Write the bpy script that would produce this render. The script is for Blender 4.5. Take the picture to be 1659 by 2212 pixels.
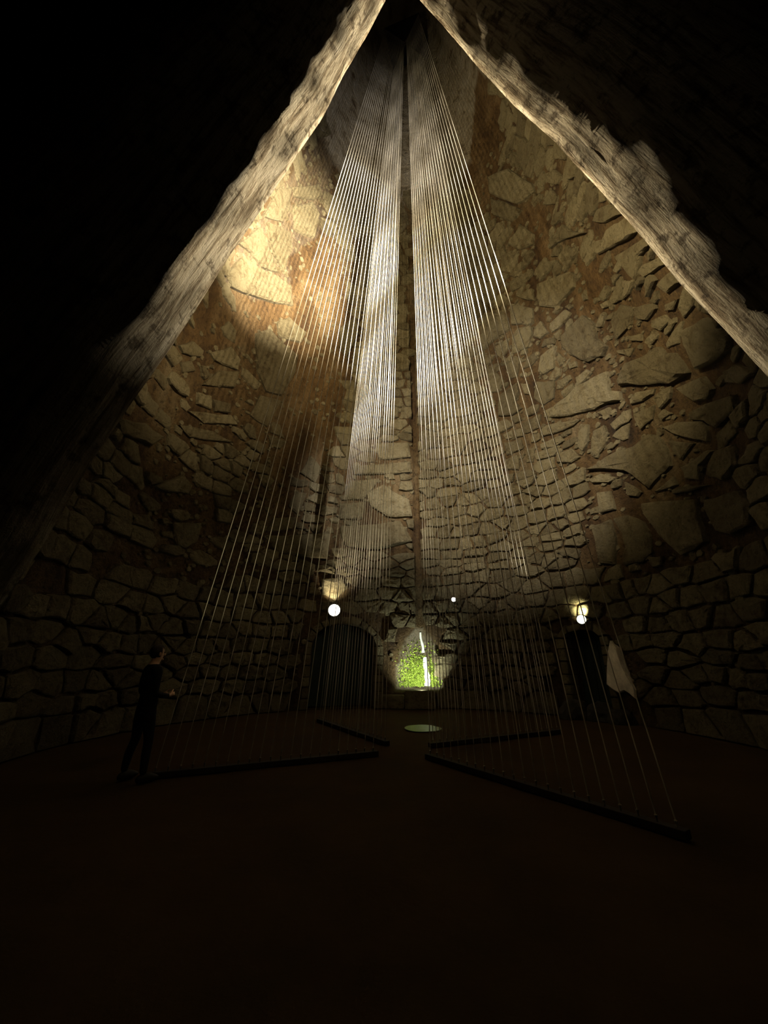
import bpy, bmesh, math, random
from mathutils import Vector, Matrix, noise

S = bpy.context.scene
for o in list(bpy.data.objects):
    bpy.data.objects.remove(o)
C = S.collection
rnd = random.Random(11)

# ------------------------------------------------------------------ camera
W, H, F = 1659.0, 2212.0, 833.0            # photograph size and focal length in its pixels
PITCH = math.radians(21.0)
CAM = Vector((0, 0, 1.5))
cam = bpy.data.cameras.new('camera')
cam.sensor_fit = 'VERTICAL'
cam.sensor_height = 24.0
cam.lens = 24.0 * F / H
cam.clip_start = 0.05
cam.clip_end = 200
camo = bpy.data.objects.new('camera', cam)
camo.location = CAM
camo.rotation_euler = (math.pi / 2 + PITCH, 0, 0)
C.objects.link(camo)
S.camera = camo

# ------------------------------------------------------------------ world, exposure
world = bpy.data.worlds.new('world')
S.world = world
world.use_nodes = True
world.node_tree.nodes['Background'].inputs[0].default_value = (0.006, 0.0045, 0.003, 1)
world.node_tree.nodes['Background'].inputs[1].default_value = 0.0
vs = S.view_settings
vs.view_transform = 'Standard'
vs.look = 'None'
vs.gamma = 1.0
vs.use_curve_mapping = False
vs.exposure = 0.0


def spot(name, loc, target, power, col, size, blend=0.6, radius=0.06):
    l = bpy.data.lights.new(name, 'SPOT')
    l.energy = power
    l.color = col
    l.spot_size = math.radians(size)
    l.spot_blend = blend
    l.shadow_soft_size = radius
    o = bpy.data.objects.new(name, l)
    o.location = loc
    o.rotation_euler = (Vector(target) - Vector(loc)).to_track_quat('-Z', 'Y').to_euler()
    C.objects.link(o)
    return o


WARM = (1.0, 0.78, 0.46)
CREAM = (1.0, 0.80, 0.47)
WHITE = (1.0, 0.92, 0.84)
# floodlights inferred high over the entrance, plus added lights, hidden behind the arch
spot('flood_over_entrance_left', (-1.6, 2.9, 9.5), (6.0, 13.0, 14.5), 6600, CREAM, 104, 0.5)
spot('added_spot_on_strings', (-1.7, 2.9, 9.4), (2.6, 10.2, 9.2), 5600, WHITE, 58, 0.45)  # extra unseen beam added to brighten the strings
spot('flood_over_entrance_right', (2.6, 3.1, 9.0), (-4.2, 9.9, 15.9), 98000, (1.0, 0.86, 0.64), 42, 1.0)
spot('flood_over_entrance_right_wide', (2.6, 3.1, 8.8), (-6.2, 8.6, 12.2), 5000, WARM, 72, 0.9)
spot('spot_on_far_wall', (2.7, 3.1, 8.9), (-0.7, 14.0, 7.6), 10000, WHITE, 32, 1.0)
spot('added_spot_on_dome', (2.6, 3.1, 9.1), (-0.6, 10.2, 21.5), 5500, WHITE, 27, 1.0)  # extra unseen beam added to lift the upper dome and string tops
spot('string_fill_light', (-4.0, 4.3, 0.9), (-1.9, 6.8, 4.4), 260, (1.0, 0.86, 0.45), 50, 0.8)  # unseen low fill added to brighten the front-left strings
# lamps on the far wall, turned up towards the entrance arch
spot('uplight_far_right_arch', (5.3, 11.7, 3.4), (-0.5, 1.4, 6.0), 20000, (1.0, 0.85, 0.60), 32, 0.8)
spot('uplight_far_left', (-1.7, 13.8, 3.5), (1.5, 1.4, 6.0), 20000, (1.0, 0.82, 0.54), 34, 0.8)
spot('niche_lamp_light', (1.25, 13.82, 0.60), (1.27, 14.7, 1.45), 300, (0.95, 1.0, 0.80), 122, 0.7, 0.03)
S.cycles.max_bounces = 6
S.cycles.diffuse_bounces = 1


# ------------------------------------------------------------------ pixel <-> world helpers
ct, st = math.cos(PITCH), math.sin(PITCH)


def ray(px, py):
    cx = (px - W / 2) / F
    cy = (H / 2 - py) / F
    return Vector((cx, ct - cy * st, st + cy * ct))


def ground(px, py, z=0.0):
    d = ray(px, py)
    t = (z - CAM.z) / d.z
    return CAM + d * t


def project(p):
    v = p - CAM
    zc = v.y * ct + v.z * st
    yc = -v.y * st + v.z * ct
    if zc < 0.05:
        return (-9999, -9999)
    return (W / 2 + F * v.x / zc, H / 2 - F * yc / zc)


# ------------------------------------------------------------------ chamber shape
CX0, CY0, R0, ZTOP = 0.4, 8.1, 6.5, 28.0


def axis_x(z):
    return CX0 + 0.49 * z / 25.8


def rad(z):
    if z < 4:
        return R0
    k = min(1.0, (z - 4) / 24.0)
    return 1.4 + 5.1 * (1 - k ** 1.6) - (0.16 if z > 21.3 else 0)


def wallpt(a, z, inward=0.0):
    r = rad(z) - inward
    return Vector((axis_x(z) + math.sin(a) * r, CY0 + math.cos(a) * r, z))


def to_az(p):
    return math.atan2(p.x - axis_x(p.z), p.y - CY0), p.z


def hit_wall(px, py):
    d = ray(px, py)

    def f(t):
        p = CAM + d * t
        return math.hypot(p.x - axis_x(p.z), p.y - CY0) - rad(p.z)
    t = 3.0 / max(d.y, 0.05)
    step = 0.25
    while f(t) < 0 and t < 60:
        t += step
    lo, hi = t - step, t
    for _ in range(18):
        m = (lo + hi) / 2
        if f(m) < 0:
            lo = m
        else:
            hi = m
    return CAM + d * lo


def inpoly(x, y, poly):
    c = False
    n = len(poly)
    j = n - 1
    for i in range(n):
        xi, yi = poly[i]
        xj, yj = poly[j]
        if (yi > y) != (yj > y) and x < (xj - xi) * (y - yi) / (yj - yi) + xi:
            c = not c
        j = i
    return c


# ------------------------------------------------------------------ mesh / object helpers
def mesh_obj(name, verts, faces, mats, parent=None, loc=None, smooth=False):
    me = bpy.data.meshes.new(name)
    if loc is not None:
        loc = Vector(loc)
        verts = [Vector(v) - loc for v in verts]
    me.from_pydata([tuple(v) for v in verts], [], faces)
    if not isinstance(mats, (list, tuple)):
        mats = [mats]
    for m in mats:
        me.materials.append(m)
    if smooth:
        me.polygons.foreach_set('use_smooth', [True] * len(me.polygons))
    me.update()
    o = bpy.data.objects.new(name, me)
    if loc is not None:
        o.location = loc
    if parent:
        o.parent = parent
    C.objects.link(o)
    return o


def bm_obj(name, bm, mats, parent=None, loc=(0, 0, 0), rot=(0, 0, 0), smooth=False):
    me = bpy.data.meshes.new(name)
    bm.normal_update()
    bm.to_mesh(me)
    bm.free()
    for m in (mats if isinstance(mats, (list, tuple)) else [mats]):
        me.materials.append(m)
    if smooth:
        me.polygons.foreach_set('use_smooth', [True] * len(me.polygons))
    o = bpy.data.objects.new(name, me)
    o.location = loc
    o.rotation_euler = rot
    if parent:
        o.parent = parent
    C.objects.link(o)
    return o


def empty(name, loc=(0, 0, 0), rot=(0, 0, 0)):
    o = bpy.data.objects.new(name, None)
    o.location = loc
    o.rotation_euler = rot
    o.empty_display_size = 0.1
    C.objects.link(o)
    return o


def tag(o, label=None, cat=None, group=None, kind=None):
    if label:
        o['label'] = label
    if cat:
        o['category'] = cat
    if group:
        o['group'] = group
    if kind:
        o['kind'] = kind
    return o


def box(bm, sx, sy, sz, mat=Matrix(), bevel=0.0):
    r = bmesh.ops.create_cube(bm, size=1.0, matrix=mat @ Matrix.Diagonal((sx, sy, sz, 1)))
    if bevel:
        es = {e for v in r['verts'] for e in v.link_edges}
        bmesh.ops.bevel(bm, geom=list(es), offset=bevel, segments=2, affect='EDGES', profile=0.6)


def cyl(bm, r1, r2, depth, mat=Matrix(), seg=20):
    bmesh.ops.create_cone(bm, cap_ends=True, segments=seg, radius1=r1, radius2=r2, depth=depth, matrix=mat)


# ------------------------------------------------------------------ materials
def newmat(name):
    m = bpy.data.materials.new(name)
    m.use_nodes = True
    nt = m.node_tree
    return m, nt, nt.nodes, nt.links, nt.nodes['Principled BSDF']


def noise_node(N, L, vec, scale, detail=6, rough=0.6, dist=0.0):
    n = N.new('ShaderNodeTexNoise')
    n.inputs['Scale'].default_value = scale
    n.inputs['Detail'].default_value = detail
    n.inputs['Roughness'].default_value = rough
    n.inputs['Distortion'].default_value = dist
    if vec is not None:
        L.new(vec, n.inputs['Vector'])
    return n


def ramp(N, L, fac, stops):
    r = N.new('ShaderNodeValToRGB')
    e = r.color_ramp.elements
    e[0].position, e[0].color = stops[0][0], (*stops[0][1], 1)
    e[1].position, e[1].color = stops[-1][0], (*stops[-1][1], 1)
    for p, c in stops[1:-1]:
        x = e.new(p)
        x.color = (*c, 1)
    L.new(fac, r.inputs[0])
    return r


def mixc(N, L, fac, a, b, mode='MIX'):
    m = N.new('ShaderNodeMix')
    m.data_type = 'RGBA'
    m.blend_type = mode
    for sock, v in ((m.inputs[0], fac), (m.inputs[6], a), (m.inputs[7], b)):
        if hasattr(v, 'is_linked') or hasattr(v, 'links'):
            L.new(v, sock)
        elif isinstance(v, (int, float)):
            sock.default_value = v
        else:
            sock.default_value = (*v, 1)
    return m.outputs[2]


def bump(N, L, bsdf, h, strength, dist):
    b = N.new('ShaderNodeBump')
    b.inputs['Strength'].default_value = strength
    b.inputs['Distance'].default_value = dist
    L.new(h, b.inputs['Height'])
    L.new(b.outputs[0], bsdf.inputs['Normal'])


def simple(name, col, rough=0.7, metal=0.0, vary=0.25, scale=8.0, bmp=0.3, bd=0.01, spec=0.3):
    m, nt, N, L, P = newmat(name)
    tc = N.new('ShaderNodeTexCoord')
    n = noise_node(N, L, tc.outputs['Object'], scale)
    lo = tuple(c * (1 - vary) for c in col)
    hi = tuple(min(1, c * (1 + vary)) for c in col)
    r = ramp(N, L, n.outputs['Fac'], [(0.3, lo), (0.7, hi)])
    L.new(r.outputs[0], P.inputs['Base Color'])
    P.inputs['Roughness'].default_value = rough
    P.inputs['Metallic'].default_value = metal
    P.inputs['Specular IOR Level'].default_value = spec
    if bmp:
        bump(N, L, P, n.outputs['Fac'], bmp, bd)
    return m


def mat_mortar():
    m, nt, N, L, P = newmat('rust_mortar_and_plaster')
    g = N.new('ShaderNodeNewGeometry')
    pos = g.outputs['Position']
    mp = N.new('ShaderNodeMapping')
    mp.inputs['Scale'].default_value = (1, 1, 0.35)
    L.new(pos, mp.inputs[0])
    n1 = noise_node(N, L, mp.outputs[0], 0.9, 8, 0.65, 0.4)
    n2 = noise_node(N, L, pos, 6.0, 8, 0.7)
    n3 = noise_node(N, L, pos, 2.2, 5, 0.6, 0.8)
    rust = ramp(N, L, n1.outputs['Fac'], [(0.30, (0.016, 0.009, 0.004)), (0.42, (0.055, 0.030, 0.010)),
                                         (0.54, (0.095, 0.060, 0.023)), (0.66, (0.14, 0.105, 0.055))])
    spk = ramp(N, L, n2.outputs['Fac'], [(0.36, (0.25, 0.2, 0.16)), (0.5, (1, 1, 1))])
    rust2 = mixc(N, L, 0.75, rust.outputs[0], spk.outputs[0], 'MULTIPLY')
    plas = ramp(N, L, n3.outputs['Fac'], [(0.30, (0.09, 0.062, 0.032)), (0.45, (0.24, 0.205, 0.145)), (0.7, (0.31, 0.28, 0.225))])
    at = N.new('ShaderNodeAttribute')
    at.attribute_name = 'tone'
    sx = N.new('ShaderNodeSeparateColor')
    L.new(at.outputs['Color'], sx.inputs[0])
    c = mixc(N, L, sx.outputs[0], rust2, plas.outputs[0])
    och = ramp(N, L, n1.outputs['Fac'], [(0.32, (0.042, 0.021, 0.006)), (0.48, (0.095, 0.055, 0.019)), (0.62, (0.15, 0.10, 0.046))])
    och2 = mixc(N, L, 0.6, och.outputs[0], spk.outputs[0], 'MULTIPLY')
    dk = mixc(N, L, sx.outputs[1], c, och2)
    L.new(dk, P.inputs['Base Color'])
    P.inputs['Roughness'].default_value = 0.8
    P.inputs['Specular IOR Level'].default_value = 0.25
    ad = N.new('ShaderNodeMath')
    ad.operation = 'ADD'
    L.new(n2.outputs['Fac'], ad.inputs[0])
    L.new(n3.outputs['Fac'], ad.inputs[1])
    bump(N, L, P, ad.outputs[0], 1.0, 0.22)
    return m


def mat_stone(name='limestone', tint=(1, 1, 1)):
    m, nt, N, L, P = newmat(name)
    g = N.new('ShaderNodeNewGeometry')
    oi = N.new('ShaderNodeObjectInfo')
    pos = g.outputs['Position']
    rs = N.new('ShaderNodeMath')
    rs.operation = 'ADD'
    L.new(g.outputs['Random Per Island'], rs.inputs[0])
    L.new(oi.outputs['Random'], rs.inputs[1])
    fr = N.new('ShaderNodeMath')
    fr.operation = 'FRACT'
    L.new(rs.outputs[0], fr.inputs[0])
    base = ramp(N, L, fr.outputs[0], [(0.0, (0.14, 0.115, 0.062)), (0.4, (0.20, 0.17, 0.095)), (0.75, (0.25, 0.215, 0.125)), (1.0, (0.165, 0.135, 0.070))])
    n1 = noise_node(N, L, pos, 2.6, 8, 0.7, 0.6)
    n2 = noise_node(N, L, pos, 11.0, 8, 0.75)
    bl = ramp(N, L, n1.outputs['Fac'], [(0.32, (0.42, 0.34, 0.22)), (0.48, (0.9, 0.88, 0.84)), (0.62, (1, 1, 1)), (0.8, (0.8, 0.75, 0.6))])
    sp = ramp(N, L, n2.outputs['Fac'], [(0.34, (0.35, 0.3, 0.24)), (0.46, (1, 1, 1))])
    c = mixc(N, L, 0.9, base.outputs[0], bl.outputs[0], 'MULTIPLY')
    c = mixc(N, L, 0.7, c, sp.outputs[0], 'MULTIPLY')
    c = mixc(N, L, 1.0, c, tint, 'MULTIPLY')
    L.new(c, P.inputs['Base Color'])
    P.inputs['Roughness'].default_value = 0.75
    P.inputs['Specular IOR Level'].default_value = 0.3
    ad = N.new('ShaderNodeMath')
    ad.operation = 'ADD'
    L.new(n2.outputs['Fac'], ad.inputs[0])
    L.new(n1.outputs['Fac'], ad.inputs[1])
    bump(N, L, P, ad.outputs[0], 1.0, 0.2)
    return m


def mat_arch():
    m, nt, N, L, P = newmat('rough_arch_plaster')
    uv = N.new('ShaderNodeUVMap')
    mp = N.new('ShaderNodeMapping')
    mp.inputs['Scale'].default_value = (1.0, 13.0, 1)
    L.new(uv.outputs[0], mp.inputs[0])
    n1 = noise_node(N, L, mp.outputs[0], 2.2, 9, 0.68, 0.3)
    g = N.new('ShaderNodeNewGeometry')
    n2 = noise_node(N, L, g.outputs['Position'], 9, 8, 0.7)
    c = ramp(N, L, n1.outputs['Fac'], [(0.30, (0.06, 0.042, 0.024)), (0.42, (0.24, 0.19, 0.125)), (0.52, (0.48, 0.42, 0.31)), (0.72, (0.60, 0.55, 0.45))])
    sp = ramp(N, L, n2.outputs['Fac'], [(0.37, (0.12, 0.09, 0.06)), (0.47, (1, 1, 1))])
    cc = mixc(N, L, 0.8, c.outputs[0], sp.outputs[0], 'MULTIPLY')
    L.new(cc, P.inputs['Base Color'])
    P.inputs['Roughness'].default_value = 0.85
    P.inputs['Specular IOR Level'].default_value = 0.2
    ad = N.new('ShaderNodeMath')
    ad.operation = 'ADD'
    L.new(n1.outputs['Fac'], ad.inputs[0])
    L.new(n2.outputs['Fac'], ad.inputs[1])
    bump(N, L, P, ad.outputs[0], 0.8, 0.05)
    return m


def mat_rope():
    m, nt, N, L, P = newmat('twisted_cord')
    tc = N.new('ShaderNodeTexCoord')
    w = N.new('ShaderNodeTexWave')
    w.wave_type = 'BANDS'
    w.bands_direction = 'DIAGONAL'
    w.inputs['Scale'].default_value = 7.0
    w.inputs['Distortion'].default_value = 0.6
    L.new(tc.outputs['Object'], w.inputs['Vector'])
    c = ramp(N, L, w.outputs['Fac'], [(0.25, (0.40, 0.385, 0.345)), (0.7, (0.72, 0.70, 0.65))])
    L.new(c.outputs[0], P.inputs['Base Color'])
    P.inputs['Roughness'].default_value = 0.7
    bump(N, L, P, w.outputs['Fac'], 0.5, 0.004)
    return m


def mat_emit(name, col, strength):
    m, nt, N, L, P = newmat(name)
    P.inputs['Base Color'].default_value = (0.8, 0.8, 0.75, 1)
    P.inputs['Emission Color'].default_value = (*col, 1)
    P.inputs['Emission Strength'].default_value = strength
    return m


def mat_floor():
    m, nt, N, L, P = newmat('trodden_earth')
    g = N.new('ShaderNodeNewGeometry')
    n1 = noise_node(N, L, g.outputs['Position'], 0.8, 8, 0.65)
    n2 = noise_node(N, L, g.outputs['Position'], 14, 8, 0.7)
    c = ramp(N, L, n1.outputs['Fac'], [(0.3, (0.030, 0.0185, 0.008)), (0.55, (0.052, 0.033, 0.015)), (0.75, (0.064, 0.043, 0.022))])
    L.new(c.outputs[0], P.inputs['Base Color'])
    r = ramp(N, L, n1.outputs['Fac'], [(0.35, (0.75, 0.75, 0.75)), (0.7, (0.95, 0.95, 0.95))])
    L.new(r.outputs[0], P.inputs['Roughness'])
    P.inputs['Specular IOR Level'].default_value = 0.04
    bump(N, L, P, n2.outputs['Fac'], 0.6, 0.02)
    return m


M_MORTAR = mat_mortar()
M_STONE = mat_stone()
M_ARCH = mat_arch()
M_ROPE = mat_rope()
M_FLOOR = mat_floor()
M_LIGHT_PATCH = simple('pale_light_patch', (0.62, 0.57, 0.47), 0.85, vary=0.3, scale=5, bmp=0.5, bd=0.03)  # pale colour stands in for light falling on the wall
M_BEAM = simple('dark_timber', (0.016, 0.012, 0.009), 0.75, vary=0.4, scale=12)
M_BLACK = simple('black_board', (0.006, 0.006, 0.006), 0.9, vary=0.3, spec=0.05)
M_DOOR = simple('dark_green_door_paint', (0.010, 0.016, 0.012), 0.7, vary=0.3, scale=6, spec=0.15)
M_DARKROCK = simple('dark_wet_rock', (0.022, 0.019, 0.014), 0.8, vary=0.5, scale=6, bmp=0.8, bd=0.06)
M_METAL = simple('black_lamp_metal', (0.02, 0.02, 0.02), 0.5, 0.6, vary=0.2)
M_STEEL = simple('dull_steel', (0.35, 0.33, 0.29), 0.45, 0.9, vary=0.2)
M_MOSS = simple('moss', (0.34, 0.46, 0.07), 0.8, vary=0.6, scale=14, bmp=0.4)
M_LENS_L = mat_emit('lamp_lens_bright', (1.0, 0.93, 0.76), 12)
M_LENS_R = mat_emit('lamp_lens_yellow', (1.0, 0.98, 0.66), 6)
M_LENS_S = mat_emit('lamp_lens_small', (1.0, 0.95, 0.88), 6)
M_LENS_N = mat_emit('lamp_lens_green_white', (0.9, 1.0, 0.75), 6)
M_WATER = simple('mineral_streak', (0.62, 0.65, 0.63), 0.35, vary=0.1, scale=9, bmp=0.5, spec=0.6)

# ------------------------------------------------------------------ floor
def build_floor():
    nx, ny = 70, 90
    vs_, fs = [], []
    for j in range(ny + 1):
        for i in range(nx + 1):
            x = -10.5 + 21.5 * i / nx
            y = -4 + 22.5 * j / ny
            z = 0.018 * noise.noise(Vector((x * 1.3, y * 1.3, 3.1)))
            vs_.append((x, y, z - 0.012))
    for j in range(ny):
        for i in range(nx):
            a = j * (nx + 1) + i
            fs.append((a, a + 1, a + nx + 2, a + nx + 1))
    o = mesh_obj('floor', vs_, fs, M_FLOOR, smooth=True)
    tag(o, 'dark brown trodden earth floor of the round chamber', kind='structure')


build_floor()

# ------------------------------------------------------------------ openings in the far wall
NICHE_A, NICHE_Z = to_az(hit_wall(905, 1445))
GROOVE_A = to_az(hit_wall(903, 1250))[0]
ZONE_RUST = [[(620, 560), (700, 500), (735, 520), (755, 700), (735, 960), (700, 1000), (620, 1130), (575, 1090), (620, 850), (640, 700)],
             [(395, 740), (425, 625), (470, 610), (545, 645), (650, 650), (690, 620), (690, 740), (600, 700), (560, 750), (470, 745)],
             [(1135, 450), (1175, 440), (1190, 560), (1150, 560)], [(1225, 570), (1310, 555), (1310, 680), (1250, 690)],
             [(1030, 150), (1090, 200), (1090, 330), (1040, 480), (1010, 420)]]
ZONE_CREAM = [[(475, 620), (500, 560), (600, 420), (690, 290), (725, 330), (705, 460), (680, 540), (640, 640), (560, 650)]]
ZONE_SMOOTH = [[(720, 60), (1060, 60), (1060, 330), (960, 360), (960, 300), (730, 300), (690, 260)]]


def door_outline(px_l, px_r, py_base, height, arch):
    """corner angles on the wall and an outline in (arc metres, z)"""
    al = to_az(hit_wall(px_l, py_base - 40))[0]
    ar = to_az(hit_wall(px_r, py_base - 40))[0]
    am = (al + ar) / 2
    hw = (ar - al) / 2 * R0
    pts = [(-hw, -0.05), (-hw, height - arch)]
    if arch > 0.3:
        for k in range(1, 12):
            t = math.pi * (1 - k / 12)
            pts.append((hw * math.cos(t), height - arch + arch * math.sin(t)))
    else:
        for k in range(1, 4):
            pts.append((-hw + 2 * hw * k / 4, height - arch + arch * math.sin(math.pi * k / 4)))
    pts += [(hw, height - arch), (hw, -0.05)]
    return am, hw, pts


DOORS = [door_outline(670, 812, 1490, 2.74, 0.8), door_outline(1236, 1316, 1500, 2.32, 0.1)]


def push(a, z):
    """how far the wall is set back at the water groove and the mossy niche"""
    out = 0.0
    d = (a - GROOVE_A - 0.006 * math.sin(z * 0.9) + 0.0014 * (z - 5)) * R0
    if z < 17:
        g = math.exp(-(d / 0.17) ** 2)
        out += 0.30 * g * min(1, max(0, (17 - z) / 4)) * (1 if z > 0.8 else 0)
    dx = (a - NICHE_A) * R0
    if z > 0.5:
        dz = (z - 0.6) / 2.1
        e = (dx / 0.85) ** 2 + dz * dz
        if e < 1:
            out = max(out, 0.85 * math.sqrt(1 - e))
    return out


def disp(a, z):
    p = Vector((math.sin(a) * 6, math.cos(a) * 6, z))
    v = 0.07 * noise.noise(p * 0.7) + 0.05 * noise.noise(p * 2.0) + 0.03 * noise.noise(p * 4.6)
    return v


def build_shell():
    zs = []
    z = -0.1
    while z < ZTOP:
        zs.append(z)
        z += 0.11 if z < 3.4 else (0.16 if z < 15 else 0.25)
    zs.append(ZTOP)
    angs = []
    a = -math.pi
    while a < math.pi:
        angs.append(a)
        a += 0.016 if -0.75 < a < 1.05 else 0.03
    na, nz = len(angs), len(zs)
    vs_, col, inside = [], [], []
    for z in zs:
        for a in angs:
            dn = -1
            aa, zz = a, z
            for k, (am, hw, pts) in enumerate(DOORS):
                u = (a - am) * R0
                if inpoly(u, z, pts):
                    dn = k
            inside.append(dn)
            smooth_top = 1.0 if z > 21.3 else 0.0
            dd = disp(a, z) * (1 - 0.8 * smooth_top) * min(1, max(0.25, z / 0.6))
            p = wallpt(aa, max(zz, -0.1), dd)
            pb = push(a, z)
            if pb > 0:
                p = wallpt(aa, zz, dd - pb)
            vs_.append(p)
            px, py = project(p)
            cream = smooth_top
            dark = 0.0
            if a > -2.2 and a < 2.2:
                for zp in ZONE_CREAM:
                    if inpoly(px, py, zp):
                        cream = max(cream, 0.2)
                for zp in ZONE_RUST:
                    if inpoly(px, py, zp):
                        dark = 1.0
            if pb > 0.30:
                cream = max(cream, 0.6)
            col.append((cream, dark, 0, 1))
    fs = []
    for j in range(nz - 1):
        for i in range(na):
            i2 = (i + 1) % na
            q = (j * na + i, j * na + i2, (j + 1) * na + i2, (j + 1) * na + i)
            am = angs[i]
            if abs(am) > math.pi - 0.48 and zs[j] < 9.0:
                continue
            ins = [inside[k] for k in q]
            if all(k >= 0 for k in ins):
                continue
            fs.append(q)
            for k in q:                       # bring stray inside corners back onto the door outline
                dn = inside[k]
                if dn >= 0:
                    amd, hw, pts = DOORS[dn]
                    ai, zi = angs[k % na], zs[k // na]
                    u = (ai - amd) * R0
                    best = None
                    for s in range(len(pts) - 1):
                        x0, y0 = pts[s]
                        x1, y1 = pts[s + 1]
                        l2 = (x1 - x0) ** 2 + (y1 - y0) ** 2
                        t = max(0, min(1, ((u - x0) * (x1 - x0) + (zi - y0) * (y1 - y0)) / l2))
                        cx, cy = x0 + t * (x1 - x0), y0 + t * (y1 - y0)
                        dd = (cx - u) ** 2 + (cy - zi) ** 2
                        if best is None or dd < best[0]:
                            best = (dd, cx, cy)
                    vs_[k] = wallpt(amd + best[1] / R0, best[2], 0.0)
    top = len(vs_)
    vs_.append(Vector((axis_x(ZTOP), CY0, ZTOP + 0.3)))
    col.append((0.2, 0.0, 0, 1))
    for i in range(na):
        fs.append(((nz - 1) * na + i, (nz - 1) * na + (i + 1) % na, top))
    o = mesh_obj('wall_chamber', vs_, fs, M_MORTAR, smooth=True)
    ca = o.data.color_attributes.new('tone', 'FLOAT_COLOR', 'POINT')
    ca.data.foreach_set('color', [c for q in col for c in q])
    tag(o, 'tall tapering round chamber wall of rubble in rusty mortar', kind='structure')
    return o


shell = build_shell()

# ------------------------------------------------------------------ stones
def crop(ox, oy, s, polys):
    return [[(ox + x * s, oy + y * s) for x, y in p] for p in polys]


TRACED = []
TRACED += crop(1040, 650, .18686, [
    [(10, 200), (210, 110), (310, 190), (330, 330), (200, 420), (100, 500), (30, 600), (0, 480)],
    [(345, 110), (430, 50), (600, 90), (610, 200), (480, 270), (355, 280)],
    [(370, 420), (440, 330), (590, 300), (590, 400), (550, 540), (370, 630)],
    [(170, 540), (310, 440), (320, 560), (250, 680), (190, 640)],
    [(290, 760), (440, 660), (450, 770), (420, 880), (330, 910)],
    [(690, 640), (870, 520), (860, 640), (850, 780), (720, 850), (660, 820)],
    [(940, 430), (1100, 260), (1200, 170), (1320, 270), (1340, 430), (1480, 530), (1420, 640), (1270, 710), (1180, 690), (1040, 620), (950, 540)],
    [(640, 940), (850, 930), (850, 1130), (720, 1210), (620, 1130)],
    [(740, 1290), (900, 1190), (1120, 1000), (1360, 880), (1480, 820), (1500, 1040), (1630, 1050), (1630, 1150), (1460, 1180), (1340, 1260), (1150, 1300), (1000, 1340), (800, 1350)],
    [(210, 1100), (420, 950), (440, 1080), (400, 1170), (490, 1250), (370, 1330), (200, 1340)],
    [(690, 1500), (770, 1440), (1000, 1400), (1160, 1380), (1080, 1440), (860, 1530), (700, 1570)],
    [(690, 1660), (860, 1580), (920, 1560), (970, 1620), (850, 1690), (700, 1720)],
    [(1130, 1640), (1170, 1430), (1260, 1430), (1250, 1620), (1190, 1740), (1130, 1700)],
    [(1320, 1500), (1440, 1440), (1460, 1500), (1440, 1700), (1340, 1810), (1280, 1790), (1300, 1620)],
    [(260, 1560), (370, 1500), (380, 1590), (290, 1610)],
    [(390, 1510), (470, 1480), (490, 1570), (400, 1590)],
    [(270, 1650), (470, 1610), (480, 1720), (300, 1790)],
    [(870, 1770), (1050, 1710), (1150, 1810), (1050, 1873), (880, 1873)],
    [(530, 1720), (620, 1700), (610, 1870), (530, 1873)],
    [(620, 320), (700, 240), (790, 370), (680, 440), (620, 420)],
    [(740, 450), (860, 430), (850, 500), (700, 540)],
    [(1350, 1290), (1480, 1230), (1520, 1290), (1440, 1340)],
    [(70, 860), (180, 830), (270, 920), (210, 1050), (120, 1060)],
    [(460, 960), (540, 960), (570, 1090), (500, 1080)],
    [(280, 1850), (430, 1790), (460, 1900), (440, 1960), (290, 1960)],
    [(900, 600), (990, 690), (920, 760), (890, 700)],
    [(1010, 720), (1100, 700), (1110, 760), (1030, 790)],
])
TRACED += crop(1040, 350, .18686, [
    [(660, 1420), (880, 1330), (1050, 1270), (1090, 1300), (1100, 1450), (960, 1580), (870, 1690), (700, 1680), (660, 1580)],
    [(420, 1560), (600, 1470), (615, 1600), (520, 1600)],
    [(340, 1400), (600, 1240), (620, 1290), (480, 1440), (350, 1500)],
    [(800, 900), (960, 720), (1050, 800), (1220, 820), (980, 900), (810, 1000)],
    [(350, 900), (480, 740), (620, 840), (620, 960), (470, 1020), (330, 960)],
    [(110, 200), (330, 80), (600, 250), (640, 340), (430, 500), (130, 380)],
    [(130, 430), (330, 480), (480, 560), (360, 700), (150, 620)],
    [(1310, 680), (1370, 540), (1500, 480), (1659, 580), (1480, 700)],
    [(730, 420), (830, 320), (900, 400), (860, 490), (760, 500)],
    [(1180, 1540), (1220, 1480), (1245, 1590), (1200, 1610)],
    [(980, 1680), (1030, 1640), (1070, 1680), (1030, 1710)],
    [(1400, 1650), (1480, 1600), (1490, 1660), (1420, 1700)],
    [(860, 600), (930, 570), (960, 640), (860, 740), (830, 720)],
    [(770, 130), (850, 90), (940, 160), (900, 260), (800, 240)],
])
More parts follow.
